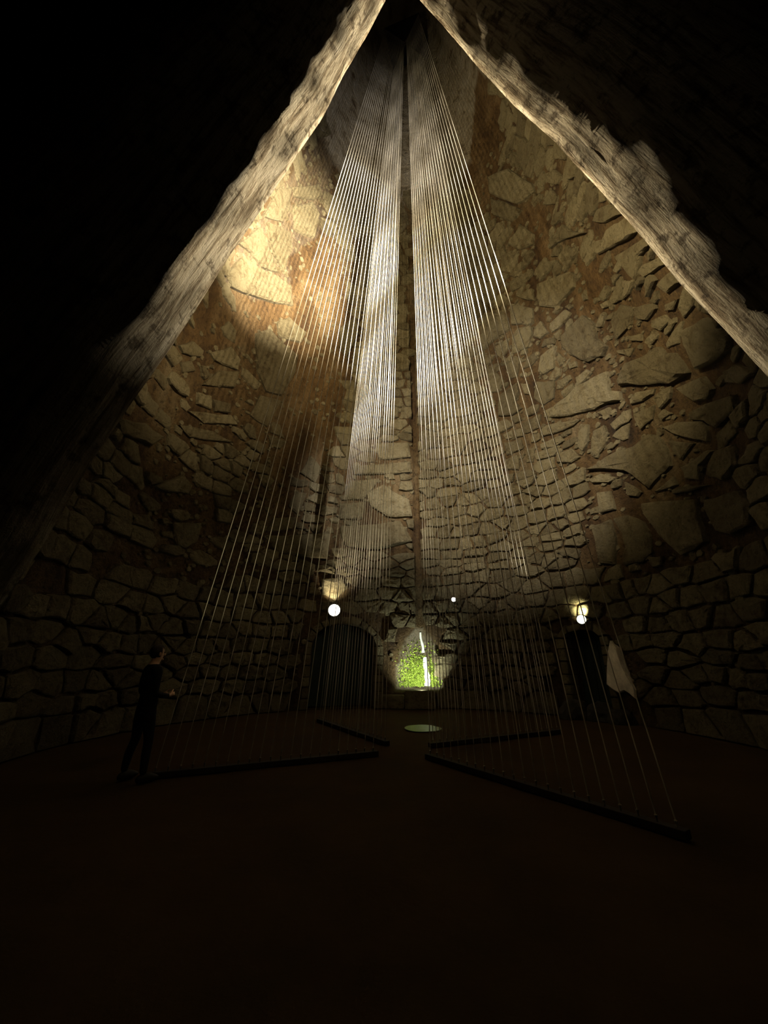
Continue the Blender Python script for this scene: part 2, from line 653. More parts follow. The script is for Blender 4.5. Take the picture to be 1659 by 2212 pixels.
TRACED += crop(1300, 450, .2164, [
    [(70, 300), (110, 190), (280, 80), (360, 230), (200, 350), (0, 460), (-60, 420), (-30, 330)],
    [(160, 480), (440, 290), (490, 360), (400, 470), (360, 720), (240, 590)],
    [(400, 640), (480, 540), (600, 480), (640, 560), (480, 680)],
    [(590, 760), (700, 630), (800, 730), (680, 840)],
    [(120, 1130), (200, 960), (320, 1000), (315, 1160), (160, 1320)],
    [(350, 990), (550, 940), (560, 1000), (480, 1110), (360, 1110)],
    [(660, 950), (780, 900), (740, 1010), (660, 1020)],
    [(530, 1110), (640, 1060), (700, 1130), (600, 1220), (530, 1190)],
    [(870, 1200), (950, 1160), (1060, 1090), (1290, 1260), (1310, 1400), (1180, 1520), (1000, 1600), (960, 1460), (890, 1340)],
    [(180, 1720), (280, 1550), (470, 1470), (600, 1380), (660, 1450), (780, 1440), (850, 1520), (910, 1640), (750, 1740), (520, 1760), (200, 1770)],
    [(170, 1420), (340, 1390), (300, 1480), (190, 1450)],
    [(300, 1280), (420, 1250), (420, 1320), (310, 1320)],
    [(780, 1790), (1040, 1680), (1130, 1800), (1080, 1900), (970, 1930)],
    [(1260, 1620), (1400, 1540), (1590, 1620), (1440, 1740), (1280, 1730)],
    [(10, 960), (80, 920), (90, 980), (40, 1000)],
    [(110, 690), (150, 650), (200, 660), (130, 770)],
    [(40, 1090), (130, 1030), (120, 1110), (50, 1120)],
])
TRACED += crop(1250, 800, .24653, [
    [(470, 260), (540, 190), (700, 160), (680, 210), (590, 270), (480, 300)],
    [(510, 380), (690, 300), (670, 430), (560, 520), (510, 430)],
    [(730, 400), (770, 340), (830, 380), (750, 440)],
    [(1000, 370), (1140, 290), (1400, 210), (1420, 330), (1260, 500), (1160, 440), (1010, 430)],
    [(760, 500), (880, 450), (1110, 440), (1150, 540), (1140, 620), (1050, 600), (860, 550)],
    [(820, 620), (1030, 640), (930, 780), (890, 760)],
    [(90, 880), (340, 720), (520, 670), (650, 560), (710, 570), (800, 680), (840, 840), (740, 920), (650, 1030), (560, 960), (440, 890), (260, 870)],
    [(690, 1070), (850, 930), (880, 1000), (750, 1050)],
    [(930, 850), (1000, 820), (1150, 700), (1220, 700), (1090, 830), (1080, 960), (960, 950)],
    [(100, 960), (220, 910), (370, 940), (300, 990), (140, 990)],
    [(170, 1070), (300, 1060), (340, 1220), (200, 1250)],
    [(430, 980), (570, 1070), (540, 1110), (450, 1100)],
    [(130, 1370), (290, 1310), (340, 1460), (330, 1700), (200, 1690)],
    [(320, 1300), (440, 1270), (580, 1330), (650, 1450), (660, 1600), (580, 1680), (410, 1710), (430, 1560), (400, 1420)],
    [(580, 1170), (1040, 1130), (1070, 1290), (1130, 1500), (920, 1620), (750, 1450), (590, 1250)],
    [(1120, 1140), (1430, 1050), (1530, 1180), (1530, 1350), (1350, 1430), (1220, 1400), (1150, 1250)],
    [(840, 1050), (1000, 1010), (1180, 1000), (1000, 1065), (850, 1085)],
    [(1250, 700), (1400, 640), (1440, 820), (1300, 960), (1180, 930)],
])
TRACED += crop(200, 400, .42194, [
    [(860, 170), (940, 20), (1010, 10), (1000, 130), (960, 190), (870, 160)],
    [(1020, 10), (1150, 0), (1170, 60), (1130, 80), (1030, 60)],
    [(1020, 110), (1110, 90), (1150, 160), (1130, 270), (1030, 230)],
    [(740, 300), (840, 220), (880, 270), (940, 450), (860, 420), (800, 350)],
    [(690, 440), (760, 370), (940, 470), (1000, 530), (1020, 620), (880, 590), (700, 520)],
    [(890, 190), (1000, 250), (1010, 330), (970, 450), (910, 320)],
    [(940, 700), (1000, 680), (1090, 760), (1060, 810), (950, 780)],
    [(830, 760), (900, 740), (1040, 880), (1030, 960), (960, 1080), (880, 1060), (840, 960)],
    [(590, 860), (700, 830), (740, 900), (730, 950), (620, 900)],
    [(1260, 740), (1340, 680), (1360, 760), (1300, 880), (1270, 850)],
    [(1380, 290), (1450, 260), (1460, 370), (1390, 530), (1350, 520)],
    [(480, 1160), (700, 1180), (740, 1230), (560, 1220)],
    [(430, 1230), (600, 1260), (720, 1320), (480, 1290)],
    [(110, 1190), (250, 1220), (350, 1290), (290, 1330), (130, 1270)],
    [(530, 1060), (600, 1080), (600, 1150), (530, 1120)],
    [(610, 1100), (700, 1120), (690, 1170), (620, 1160)],
    [(850, 1080), (960, 1110), (890, 1240), (800, 1180)],
    [(640, 950), (740, 960), (720, 1040), (560, 1020)],
    [(440, 910), (500, 900), (520, 950), (450, 960)],
    [(430, 820), (500, 800), (560, 850), (540, 880), (450, 860)],
])
TRACED += crop(150, 900, .452, [
    [(1100, 270), (1150, 190), (1200, 250), (1170, 320)],
    [(1040, 430), (1080, 360), (1130, 370), (1090, 470)],
    [(920, 570), (1240, 560), (1230, 680), (1000, 650)],
    [(970, 490), (1080, 480), (1060, 540), (940, 550)],
    [(400, 330), (530, 280), (580, 330), (560, 370), (430, 350)],
    [(480, 510), (620, 510), (600, 600), (540, 630), (500, 610)],
    [(1290, 530), (1580, 500), (1640, 600), (1460, 640), (1320, 620)],
    [(1420, 370), (1500, 330), (1620, 400), (1640, 480), (1520, 480), (1440, 430)],
    [(1290, 420), (1410, 410), (1400, 490), (1290, 490)],
    [(1350, 240), (1630, 220), (1630, 270), (1360, 280)],
    [(1340, 310), (1480, 300), (1400, 400), (1300, 400)],
    [(1460, 130), (1620, 130), (1630, 200), (1480, 210)],
    [(1200, 780), (1300, 770), (1330, 820), (1270, 880), (1210, 850)],
])

ARCH_L = [(842, -60), (833, 0), (790, 82), (750, 150), (690, 265), (600, 400), (520, 520), (440, 640), (370, 750), (290, 860), (200, 990), (90, 1180)]
ARCH_R = [(880, -60), (907, 0), (962, 61), (1034, 145), (1113, 231), (1200, 307), (1293, 409), (1357, 478), (1472, 615), (1565, 712), (1650, 803), (1760, 930)]
VIEW_POLY = ARCH_L + [(-20, 1400), (-20, 1600), (1700, 1600), (1700, 1000)] + ARCH_R[::-1]


def poly_area(p):
    return 0.5 * sum(p[i][0] * p[(i + 1) % len(p)][1] - p[(i + 1) % len(p)][0] * p[i][1] for i in range(len(p)))


def stone_mesh(poly, depth, rr, jag=0.10, setback=None):
    """poly: list of (a, z) on the wall, grown into one proud, weathered block"""
    pts = []
    n = len(poly)
    for i in range(n):
        a0, z0 = poly[i]
        a1, z1 = poly[(i + 1) % n]
        r = rad((z0 + z1) / 2)
        l = math.hypot((a1 - a0) * r, z1 - z0)
        k = 1 if l < 0.22 else (2 if l < 0.9 else 3)
        for q in range(k):
            t = q / k
            j = jag * min(l, 0.8) * (0.5 if q == 0 else 1)
            pts.append((a0 + (a1 - a0) * t + rr.uniform(-j, j) * 0.5 / r, z0 + (z1 - z0) * t + rr.uniform(-j, j) * 0.5))
    n = len(pts)
    ca = sum(p[0] for p in pts) / n
    cz = sum(p[1] for p in pts) / n
    vs_ = []
    tilt_a = rr.uniform(-0.25, 0.25)
    tilt_z = rr.uniform(-0.2, 0.2)
    sb = push(ca, cz) * 0.9
    for sc_, dep in ((1.0, -0.10), (1.0, depth * 0.62), (0.90, depth * 0.95), (0.5, depth * 1.08)):
        for a, z in pts:
            aa = ca + (a - ca) * sc_
            zz = cz + (z - cz) * sc_
            d = dep
            if dep > 0:
                d += 0.5 * depth * (tilt_a * (aa - ca) * rad(cz) + tilt_z * (zz - cz))
                d += rr.uniform(-0.16, 0.16) * depth
            vs_.append(wallpt(aa, max(zz, 0.02), d - sb + disp(aa, zz) * 0.6))
    vs_.append(wallpt(ca, cz, depth * 1.05 - sb + disp(ca, cz) * 0.6))
    fs = []
    for r in range(3):
        for i in range(n):
            j = (i + 1) % n
            fs.append((r * n + i, r * n + j, (r + 1) * n + j, (r + 1) * n + i))
    for i in range(n):
        fs.append((3 * n + i, 3 * n + (i + 1) % n, 4 * n))
    return vs_, fs


def clip_cell(seed, others):
    x, y = seed
    poly = [(x - 1.7, y - 1.2), (x + 1.7, y - 1.2), (x + 1.7, y + 1.2), (x - 1.7, y + 1.2)]
    for ox, oy in others:
        mx, my = (x + ox) / 2, (y + oy) / 2
        nx, ny = ox - x, oy - y
        out = []
        for i in range(len(poly)):
            p, q = poly[i], poly[(i + 1) % len(poly)]
            dp = (p[0] - mx) * nx + (p[1] - my) * ny
            dq = (q[0] - mx) * nx + (q[1] - my) * ny
            if dp <= 0:
                out.append(p)
            if dp * dq < 0:
                t = dp / (dp - dq)
                out.append((p[0] + t * (q[0] - p[0]), p[1] + t * (q[1] - p[1])))
        poly = out
        if len(poly) < 3:
            return None
    return poly


def build_stones():
    rr = random.Random(5)
    recs = []          # (verts, faces, size on picture)
    traced_px = []
    for pp in TRACED:
        az = [to_az(hit_wall(x, y)) for x, y in pp]
        # inside faces the room: keep a consistent winding
        if poly_area(az) > 0:
            az.reverse()
        area = abs(poly_area([(a * rad(z), z) for a, z in az]))
        dep = min(0.20, 0.07 + 0.09 * math.sqrt(area)) * rr.uniform(0.85, 1.2)
        v, f = stone_mesh(az, dep, rr, 0.06)
        recs.append((v, f, abs(poly_area(pp)) + 400))
        cx = sum(p[0] for p in pp) / len(pp)
        cy = sum(p[1] for p in pp) / len(pp)
        traced_px.append((pp, cx, cy, max(p[0] for p in pp), min(p[0] for p in pp), max(p[1] for p in pp), min(p[1] for p in pp)))
    # the rest of the wall: irregular courses
    seeds = []
    z = 0.25
    row = 0
    while z < 20.9:
        r = rad(z)
        hrow = rr.uniform(0.24, 0.55)
        u = -2.3 * r
        while u < 2.3 * r:
            w = rr.uniform(0.35, 1.2) * (1.0 if hrow < 0.4 else 0.8)
            a = (u + w / 2) / r
            seeds.append((a, z + hrow / 2 + rr.uniform(-0.10, 0.10)))
            u += w
        z += hrow
        row += 1
    # metric space: (a*r(z_seed) , z*1.9)
    cells = []
    bins = {}
    for i, (a, z) in enumerate(seeds):
        bins.setdefault((int(a * 5), int(z)), []).append(i)
    for i, (a, z) in enumerate(seeds):
        r = rad(z)
        near = []
        ka, kz = int(a * 5), int(z)
        for da in (-2, -1, 0, 1, 2):
            for dz in (-2, -1, 0, 1, 2):
                for j in bins.get((ka + da, kz + dz), ()):
                    if j != i:
                        near.append((seeds[j][0] * r, seeds[j][1] * 1.9))
        near.sort(key=lambda q: (q[0] - a * r) ** 2 + (q[1] - z * 1.9) ** 2)
        poly = clip_cell((a * r, z * 1.9), near[:24])
        if not poly:
            continue
        poly = [(x / r, y / 1.9) for x, y in poly]
        c = (sum(p[0] for p in poly) / len(poly), sum(p[1] for p in poly) / len(poly))
        px, py = project(wallpt(*c))
        gap = rr.uniform(0.022, 0.06)
        q = []
        for pa, pz in poly:
            l = math.hypot((pa - c[0]) * r, pz - c[1])
            k = max(0.3, 1 - gap / max(l, 0.05))
            q.append((c[0] + (pa - c[0]) * k, c[1] + (pz - c[1]) * k))
        poly = q
        ok = True
        # doors, niche, bare zones, traced stones
        for am, hw, pts in DOORS:
            if any(abs((p[0] - am) * R0) < hw + 0.22 and p[1] < max(y for _, y in pts) + 0.22 for p in poly + [c]):
                ok = False
        if abs((c[0] - NICHE_A) * R0) < 0.8 and c[1] < 2.5:
            ok = False
        if any(abs((p[0] - GROOVE_A + 0.0014 * (p[1] - 5)) * R0) < 0.13 for p in poly + [c]):
            q2 = []
            for pa, pz in poly:
                g = GROOVE_A - 0.0014 * (pz - 5)
                s = 1 if c[0] > g else -1
                if (pa - g) * s * R0 < 0.13:
                    pa = g + s * 0.13 / R0
                q2.append((pa, pz))
            poly = q2
            if abs(poly_area([(p[0] * r, p[1]) for p in poly])) < 0.05:
                ok = False
        for zp in ZONE_RUST + ZONE_SMOOTH + ZONE_CREAM:
            if inpoly(px, py, zp) and rr.random() < 0.9:
                ok = False
        if px < 620 and 640 < py < 1250 and rr.random() < 0.38:
            ok = False
        if not ok:
            continue
        ppx = [project(wallpt(*p)) for p in poly]
        for tp, cx, cy, x1, x0, y1, y0 in traced_px:
            if px < x0 - 140 or px > x1 + 140 or py < y0 - 140 or py > y1 + 140:
                continue
            if inpoly(px, py, tp) or any(inpoly(x, y, tp) for x, y in ppx) or any(inpoly(x, y, ppx) for x, y in tp):
                # shrink towards own centre until it stands clear of the traced block
                done = False
                for k in (0.75, 0.55, 0.4):
                    sp = [(px + (x - px) * k, py + (y - py) * k) for x, y in ppx]
                    if not (inpoly(px, py, tp) or any(inpoly(x, y, tp) for x, y in sp) or any(inpoly(x, y, sp) for x, y in tp)):
                        poly = [(c[0] + (a_ - c[0]) * k, c[1] + (z_ - c[1]) * k) for a_, z_ in poly]
                        ppx = sp
                        done = True
                        break
                if not done:
                    ok = False
                    break
        if not ok or len(poly) < 3:
            continue
        area = abs(poly_area([(p[0] * r, p[1]) for p in poly]))
        if area < 0.03:
            continue
        if poly_area(poly) > 0:
            poly.reverse()
        dep = rr.uniform(0.06, 0.15)
        v, f = stone_mesh(poly, dep, rr, 0.13)
        vis = inpoly(px, py, VIEW_POLY) and abs(c[0]) < 2.0
        recs.append((v, f, abs(poly_area(ppx)) if vis else 0.0))
    # chips and pebbles bedded in the mortar between the blocks
    taken = [(p[0], p[1]) for p in []]
    for _ in range(3800):
        z = rr.uniform(1.0, 20.5)
        a = rr.uniform(-1.5, 1.7)
        if abs((a - GROOVE_A) * R0) < 0.2:
            continue
        if any(abs((a - am) * R0) < hw + 0.3 and z < 3.2 for am, hw, _p in DOORS) or (abs((a - NICHE_A) * R0) < 0.9 and z < 2.8):
            continue
        px, py = project(wallpt(a, z))
        if any(inpoly(px, py, zp) for zp in ZONE_SMOOTH) or (any(inpoly(px, py, zp) for zp in ZONE_RUST) and rr.random() < 0.7):
            continue
        sz = rr.uniform(0.035, 0.12)
        r = rad(z)
        n = rr.randint(5, 7)
        t0 = rr.uniform(0, 6.28)
        asp = rr.uniform(0.5, 1.0)
        pl = [(a + sz * math.cos(t0 - 6.283 * k / n) * rr.uniform(0.75, 1.2) / r, z + asp * sz * math.sin(t0 - 6.283 * k / n) * rr.uniform(0.75, 1.2)) for k in range(n)]
        v, f = stone_mesh(pl, rr.uniform(0.03, 0.07), rr, 0.0)
        recs.append((v, f, 0.0))
    recs.sort(key=lambda q: -q[2])
    single = [q for q in recs[:300] if q[2] > 60]
    rest = recs[len(single):]
    for v, f, s in single:
        cpt = sum((Vector(p) for p in v), Vector()) / len(v)
        mesh_obj('stone', v, f, M_STONE, shell, loc=cpt)
    V, Fc = [], []
    for v, f, s in rest:
        b = len(V)
        V += v
        Fc += [tuple(k + b for k in q) for q in f]
    o = mesh_obj('rubble_stones', V, Fc, M_STONE, shell)
    tag(o, 'smaller rubble stones filling the rest of the chamber wall', kind='stuff')
    print('STONES', len(single), len(rest))


build_stones()

# ------------------------------------------------------------------ doorways
def build_door(idx, name, label):
    am, hw, pts = DOORS[idx]
    c = wallpt(am, 0)
    out = Vector((math.sin(am), math.cos(am), 0))
    rt = Vector((math.cos(am), -math.sin(am), 0))
    root = empty(name, (c.x, c.y, 0))
    tag(root, label, kind='structure')
    root['label'] = label
    V, Fc = [], []
    n = len(pts)
    for d in (-0.10, 0.45, 1.6):
        for u, z in pts:
            V.append(rt * u * (1.0 if d < 0 else 1.02) + out * d + Vector((0, 0, z)))
    for r in range(2):
        for i in range(n - 1):
            Fc.append((r * n + i, r * n + i + 1, (r + 1) * n + i + 1, (r + 1) * n + i))
    Fc.append(tuple(range(2 * n, 3 * n)))
    mesh_obj('jamb', V, Fc, M_MORTAR, root)
    # leaf of upright boards, set back in the opening
    nb = 5
    for k in range(nb):
        u0 = -hw + 2 * hw * k / nb + 0.008
        u1 = -hw + 2 * hw * (k + 1) / nb - 0.008

        def top(u):
            for s in range(1, n - 2):
                if pts[s][0] <= u <= pts[s + 1][0] and pts[s + 1][0] > pts[s][0]:
                    t = (u - pts[s][0]) / (pts[s + 1][0] - pts[s][0])
                    return pts[s][1] + t * (pts[s + 1][1] - pts[s][1])
            return pts[1][1]
        ring = [(u0, 0.03), (u1, 0.03)] + [(u1 + (u0 - u1) * t / 4, top(u1 + (u0 - u1) * t / 4) - 0.02) for t in range(5)]
        V = [rt * u + out * d + Vector((0, 0, z)) for d in (0.5, 0.56) for u, z in ring]
        m = len(ring)
        Fc = [tuple(range(m))[::-1], tuple(range(m, 2 * m))] + [(i, (i + 1) % m, (i + 1) % m + m, i + m) for i in range(m)]
        mesh_obj('door_board', V, Fc, M_DOOR, root)
    # surround stones
    rr = random.Random(40 + idx)
    L = [0.0]
    for i in range(1, n):
        L.append(L[-1] + math.hypot(pts[i][0] - pts[i - 1][0], pts[i][1] - pts[i - 1][1]))

    def at(s):
        s = max(0, min(L[-1], s))
        for i in range(1, n):
            if s <= L[i] + 1e-6:
                t = (s - L[i - 1]) / max(1e-6, L[i] - L[i - 1])
                return (pts[i - 1][0] + t * (pts[i][0] - pts[i - 1][0]), pts[i - 1][1] + t * (pts[i][1] - pts[i - 1][1]))
        return pts[-1]

    def nrm(s):
        p, q = at(s - 0.12), at(s + 0.12)
        d = Vector((q[0] - p[0], q[1] - p[1]))
        d.normalize()
        return (-d.y, d.x)
    s = 0.05
    while s < L[-1] - 0.1:
        w = min(rr.uniform(0.24, 0.42), L[-1] - s)
        th = rr.uniform(0.18, 0.27)
        e0, e1 = s + 0.012, s + w - 0.012
        cor = []
        for e, k in ((e0, 0.0), (e1, 0.0), (e1, th), (e0, th)):
            p, q = at(e), nrm(e)
            cor.append((p[0] + q[0] * k, p[1] + q[1] * k))
        V = []
        for d in (-0.12, -0.07, 0.3):
            sc_ = 0.9 if d < -0.1 else 1.0
            mu = sum(p[0] for p in cor) / 4
            mz = sum(p[1] for p in cor) / 4
            for u, z in cor:
                V.append(rt * (mu + (u - mu) * sc_) + out * (d + rr.uniform(-0.012, 0.012) + u * u / (2 * R0) * -1) + Vector((0, 0, max(0.01, mz + (z - mz) * sc_))))
        Fc = [(0, 1, 2, 3)] + [(r * 4 + i, (r + 1) * 4 + i, (r + 1) * 4 + (i + 1) % 4, r * 4 + (i + 1) % 4) for r in range(2) for i in range(4)]
        mesh_obj('surround_stone', V, Fc, M_STONE, root)
        s += w
    return root


build_door(0, 'door_1', 'dark round-arched doorway beneath the bright lamp in the far wall')
build_door(1, 'door_2', 'dark narrow doorway beneath the yellow lamp on the right')

# ------------------------------------------------------------------ entrance arch (near wall)
def build_arch():
    D = 1.62
    pts = []
    for px, py in ARCH_L[::-1]:
        d = ray(px, py)
        p = CAM + d * (D / d.y)
        pts.append((p.x, p.z))
    # run the sides down to the floor
    x0, z0 = pts[0]
    pts = [(x0 - 0.33 * (z0 + 0.05), -0.05), (x0 - 0.17 * z0, z0 * 0.5)] + pts
    rp = []
    for px, py in ARCH_R:
        d = ray(px, py)
        p = CAM + d * (D / d.y)
        rp.append((p.x, p.z))
    x0, z0 = rp[-1]
    rp += [(x0 + 0.17 * z0, z0 * 0.5), (x0 + 0.33 * (z0 + 0.05), -0.05)]
    apex = ((pts[-1][0] + rp[0][0]) / 2, max(pts[-1][1], rp[0][1]) + 0.25)
    pts = pts + [apex] + rp
    # even resampling
    L = [0.0]
    for i in range(1, len(pts)):
        L.append(L[-1] + math.hypot(pts[i][0] - pts[i - 1][0], pts[i][1] - pts[i - 1][1]))
    N_ = 640
    out = []
    k = 1
    for q in range(N_ + 1):
        s = L[-1] * q / N_
        while k < len(pts) - 1 and s > L[k]:
            k += 1
        t = (s - L[k - 1]) / (L[k] - L[k - 1])
        out.append((pts[k - 1][0] + t * (pts[k][0] - pts[k - 1][0]), pts[k - 1][1] + t * (pts[k][1] - pts[k - 1][1]), s))
    sap = None
    prof = [(0.05, 2.6), (0.04, 0.8), (0.02, 0.2), (0.0, 0.0), (-0.045, 0.004), (-0.09, 0.010), (-0.135, 0.018), (-0.18, 0.030), (-0.225, 0.048),
            (-0.265, 0.074), (-0.30, 0.105), (-0.335, 0.14), (-0.37, 0.18), (-0.41, 0.23), (-0.46, 0.30), (-0.52, 0.40), (-0.58, 0.54), (-0.64, 0.75), (-0.70, 1.2), (-0.74, 3.0)]
    V, uvs = [], []
    Lp = [0.0]
    for i in range(1, len(prof)):
        Lp.append(Lp[-1] + math.hypot(prof[i][0] - prof[i - 1][0], prof[i][1] - prof[i - 1][1]))
    for i, (x, z, s) in enumerate(out):
        lo, hi = out[max(0, i - 10)], out[min(N_, i + 10)]
        d = Vector((hi[0] - lo[0], hi[1] - lo[1]))
        d.normalize()
        n = Vector((-d.y, d.x))                     # away from the opening
        wide = 1.0 + 0.32 * min(1.0, max(0.0, (x - 0.45) / 0.5))    # the right-hand reveal is the deeper one
        for j, (dy, dn) in enumerate(prof):
            dy = dy * wide if -0.4 < dy < 0 else (dy - 0.37 * (wide - 1) if dy < 0 else dy)
            lp_ = Lp[j] - Lp[3]
            w = 0.014 * noise.noise(Vector((s * 0.9, lp_ * 7.0, 1.7))) + 0.020 * noise.noise(Vector((s * 2.4, lp_ * 18, 7.7))) + 0.007 * noise.noise(Vector((s * 7, lp_ * 30, 2.2)))
            if j < 3:
                w = 0.0
            if j <= 3:
                w *= 0.45
            yy = D + dy + (0.6 * w if j > 8 else 0.2 * w)
            V.append((x + n.x * (dn + w), yy, max(-0.05, z + n.y * (dn + w))))
            uvs.append((s, Lp[j]))
    m = len(prof)
    Fc = []
    for i in range(N_):
        for j in range(m - 1):
            Fc.append((i * m + j, i * m + j + 1, (i + 1) * m + j + 1, (i + 1) * m + j))
    o = mesh_obj('wall_entrance', V, Fc, [M_ARCH, M_MORTAR], smooth=True)
    for k, p in enumerate(o.data.polygons):
        if k % (m - 1) < 2:
            p.material_index = 1
    uv = o.data.uv_layers.new(name='UVMap')
    for lp in o.data.loops:
        uv.data[lp.index].uv = uvs[lp.vertex_index]
    tag(o, 'rough stone entrance wall with a tall pointed opening', kind='structure')


build_arch()

# ------------------------------------------------------------------ string fans
APEX = Vector((0.89, CY0, 25.8))
CENT = Vector((0.40, CY0, 0.0))
NS = 22


def string_mesh():
    bm = bmesh.new()
    seg, rings = 6, 24
    for k in range(rings + 1):
        for i in range(seg):
            t = 2 * math.pi * i / seg
            bm.verts.new((0.0062 * math.cos(t), 0.0062 * math.sin(t), k / rings))
    bm.verts.ensure_lookup_table()
    for k in range(rings):
        for i in range(seg):
            j = (i + 1) % seg
            bm.faces.new((bm.verts[k * seg + i], bm.verts[k * seg + j], bm.verts[(k + 1) * seg + j], bm.verts[(k + 1) * seg + i]))
    me = bpy.data.meshes.new('string')
    bm.normal_update()
    bm.to_mesh(me)
    bm.free()
    me.materials.append(M_ROPE)
    me.polygons.foreach_set('use_smooth', [True] * len(me.polygons))
    return me


def hook_mesh():
    bm = bmesh.new()
    cyl(bm, 0.009, 0.009, 0.05, Matrix.Translation((0, 0, 0.02)), 8)
    bmesh.ops.create_icosphere(bm, subdivisions=1, radius=0.017, matrix=Matrix.Translation((0, 0, 0.05)))
    me = bpy.data.meshes.new('hook')
    bm.to_mesh(me)
    bm.free()
    me.materials.append(M_STEEL)
    return me


STRING_ME = string_mesh()
HOOK_ME = hook_mesh()
FANS = [
    # inner end px, outer end px, label
    ((930, 1641), (1468, 1809), 'fan of pale strings rising from the long dark beam nearest the camera, right foreground'),
    ((806, 1633), (333, 1681), 'fan of pale strings rising from the dark beam that ends at the standing person'),
    ((936, 1614), (1205, 1584), 'fan of pale strings on the far beam pointing to the yellow-lit narrow doorway'),
    ((832, 1609), (690, 1560), 'fan of pale strings on the far beam pointing to the round-arched doorway'),
]
for (ipx, opx, lab) in FANS:
    a = ground(*ipx)
    b = ground(*opx)
    root = empty('string_fan', (a + b) / 2)
    tag(root, lab, 'string sculpture', 'four string fans of the cross-shaped installation')
    d = (b - a)
    ln = d.length
    ang = math.atan2(d.y, d.x)
    dirn = d.normalized()
    bm = bmesh.new()
    box(bm, ln + 0.16, 0.11, 0.075, Matrix.Translation((0, 0, 0.0375)), 0.008)
    bo = bm_obj('base_beam', bm, M_BEAM, root, rot=(0, 0, ang))
    for k in range(NS):
        t = k / (NS - 1)
        p0 = a.lerp(b, t) + Vector((0, 0, 0.12))
        p1 = APEX + dirn * (0.10 + 0.80 * t) + Vector((0, 0, -0.02))
        v = p1 - p0
        o = bpy.data.objects.new('string', STRING_ME)
        o.parent = root
        o.location = p0 - root.location
        o.rotation_euler = v.to_track_quat('Z', 'Y').to_euler()
        o.scale = (1, 1, v.length)
        C.objects.link(o)
        h = bpy.data.objects.new('hook', HOOK_ME)
        h.parent = root
        h.location = a.lerp(b, t) + Vector((0, 0, 0.07)) - root.location
        C.objects.link(h)

# the frame they hang from
root = empty('hanging_frame', APEX)
tag(root, 'small black cross-shaped board at the top gathering all strings', 'frame')
dirs = [(ground(*o_) - ground(*i_)).normalized() for i_, o_, _ in FANS]
bm = bmesh.new()
ring = sorted([(math.atan2(d.y, d.x), d) for d in dirs], key=lambda q: q[0])
lo = [bm.verts.new(d * 0.95 + Vector((0, 0, 0.03))) for _, d in ring]
hi = [bm.verts.new(d * 0.95 + Vector((0, 0, 0.10))) for _, d in ring]
bm.faces.new(lo[::-1])
bm.faces.new(hi)
for i in range(4):
    j = (i + 1) % 4
    bm.faces.new((lo[i], lo[j], hi[j], hi[i]))
bm_obj('board', bm, M_BLACK, root)
for _, d in ring:
    bm = bmesh.new()
    box(bm, 0.92, 0.06, 0.06, Matrix.Rotation(math.atan2(d.y, d.x), 4, 'Z') @ Matrix.Translation((0.48, 0, 0.0)), 0.006)
    bm_obj('arm', bm, M_BEAM, root)
bm = bmesh.new()
cyl(bm, 0.02, 0.02, 2.35, Matrix.Translation((0, 0, 1.25)), 10)
bm_obj('hanger_rod', bm, M_METAL, root)

# ------------------------------------------------------------------ lamps
def wall_lamp(px, py, lens, rad_, label, off=0.42, aim=None):
    hit = hit_wall(px, py)
    aa, zz = to_az(hit)
    inn = Vector((-math.sin(aa), -math.cos(aa), 0))
    d = (hit - CAM).normalized()
    p = hit - d * off
    root = empty('wall_spotlight', p)
    tag(root, label, 'lamp', 'spotlights on the far wall')
    ax = ((aim if aim else CAM) - p).normalized()
    q = ax.to_track_quat('Z', 'Y').to_matrix().to_4x4()
    bm = bmesh.new()
    cyl(bm, rad_ * 0.8, rad_ * 1.12, 0.22, q @ Matrix.Translation((0, 0, -0.12)), 24)
    cyl(bm, rad_ * 1.18, rad_ * 1.18, 0.03, q @ Matrix.Translation((0, 0, -0.018)), 24)
    bm_obj('housing', bm, M_METAL, root)
    bm = bmesh.new()
    cyl(bm, rad_, rad_ * 0.96, 0.02, q @ Matrix.Translation((0, 0, 0.004)), 24)
    bm_obj('lens', bm, lens, root)
    bm = bmesh.new()
    back = (wallpt(aa, zz, -0.05) - p)
    mid = back * 0.55 + Vector((0, 0, -0.12))
    for p0, p1 in ((Vector((0, 0, -0.05)) - ax * 0.1, mid), (mid, back)):
        v = p1 - p0
        cyl(bm, 0.018, 0.018, v.length, Matrix.Translation((p0 + p1) / 2) @ v.to_track_quat('Z', 'Y').to_matrix().to_4x4(), 8)
    bm_obj('bracket', bm, M_METAL, root)
    return root, p


lr, lp = wall_lamp(722, 1318, M_LENS_L, 0.20, 'brightest round spotlight above the arched doorway')
rr_, rp_ = wall_lamp(1256, 1338, M_LENS_R, 0.12, 'yellow-white spotlight glowing above the narrow right doorway')
sr, sp_ = wall_lamp(980, 1295, M_LENS_S, 0.075, 'tiny white spotlight on the far wall right of the water groove')
# each lamp's own light, thrown up the stones above it
for nm, p, tgt, en, col in (('wall_spotlight_light', lp, hit_wall(722, 1262), 170, (1, .86, .6)),
                            ('wall_spotlight_light', rp_, hit_wall(1260, 1318), 200, (1, .95, .55))):
    d = (tgt - p)
    spot(nm, p + d.normalized() * 0.12 + Vector((0, -0.08, 0.14)), tgt, en, col, 96, 0.9, 0.05)

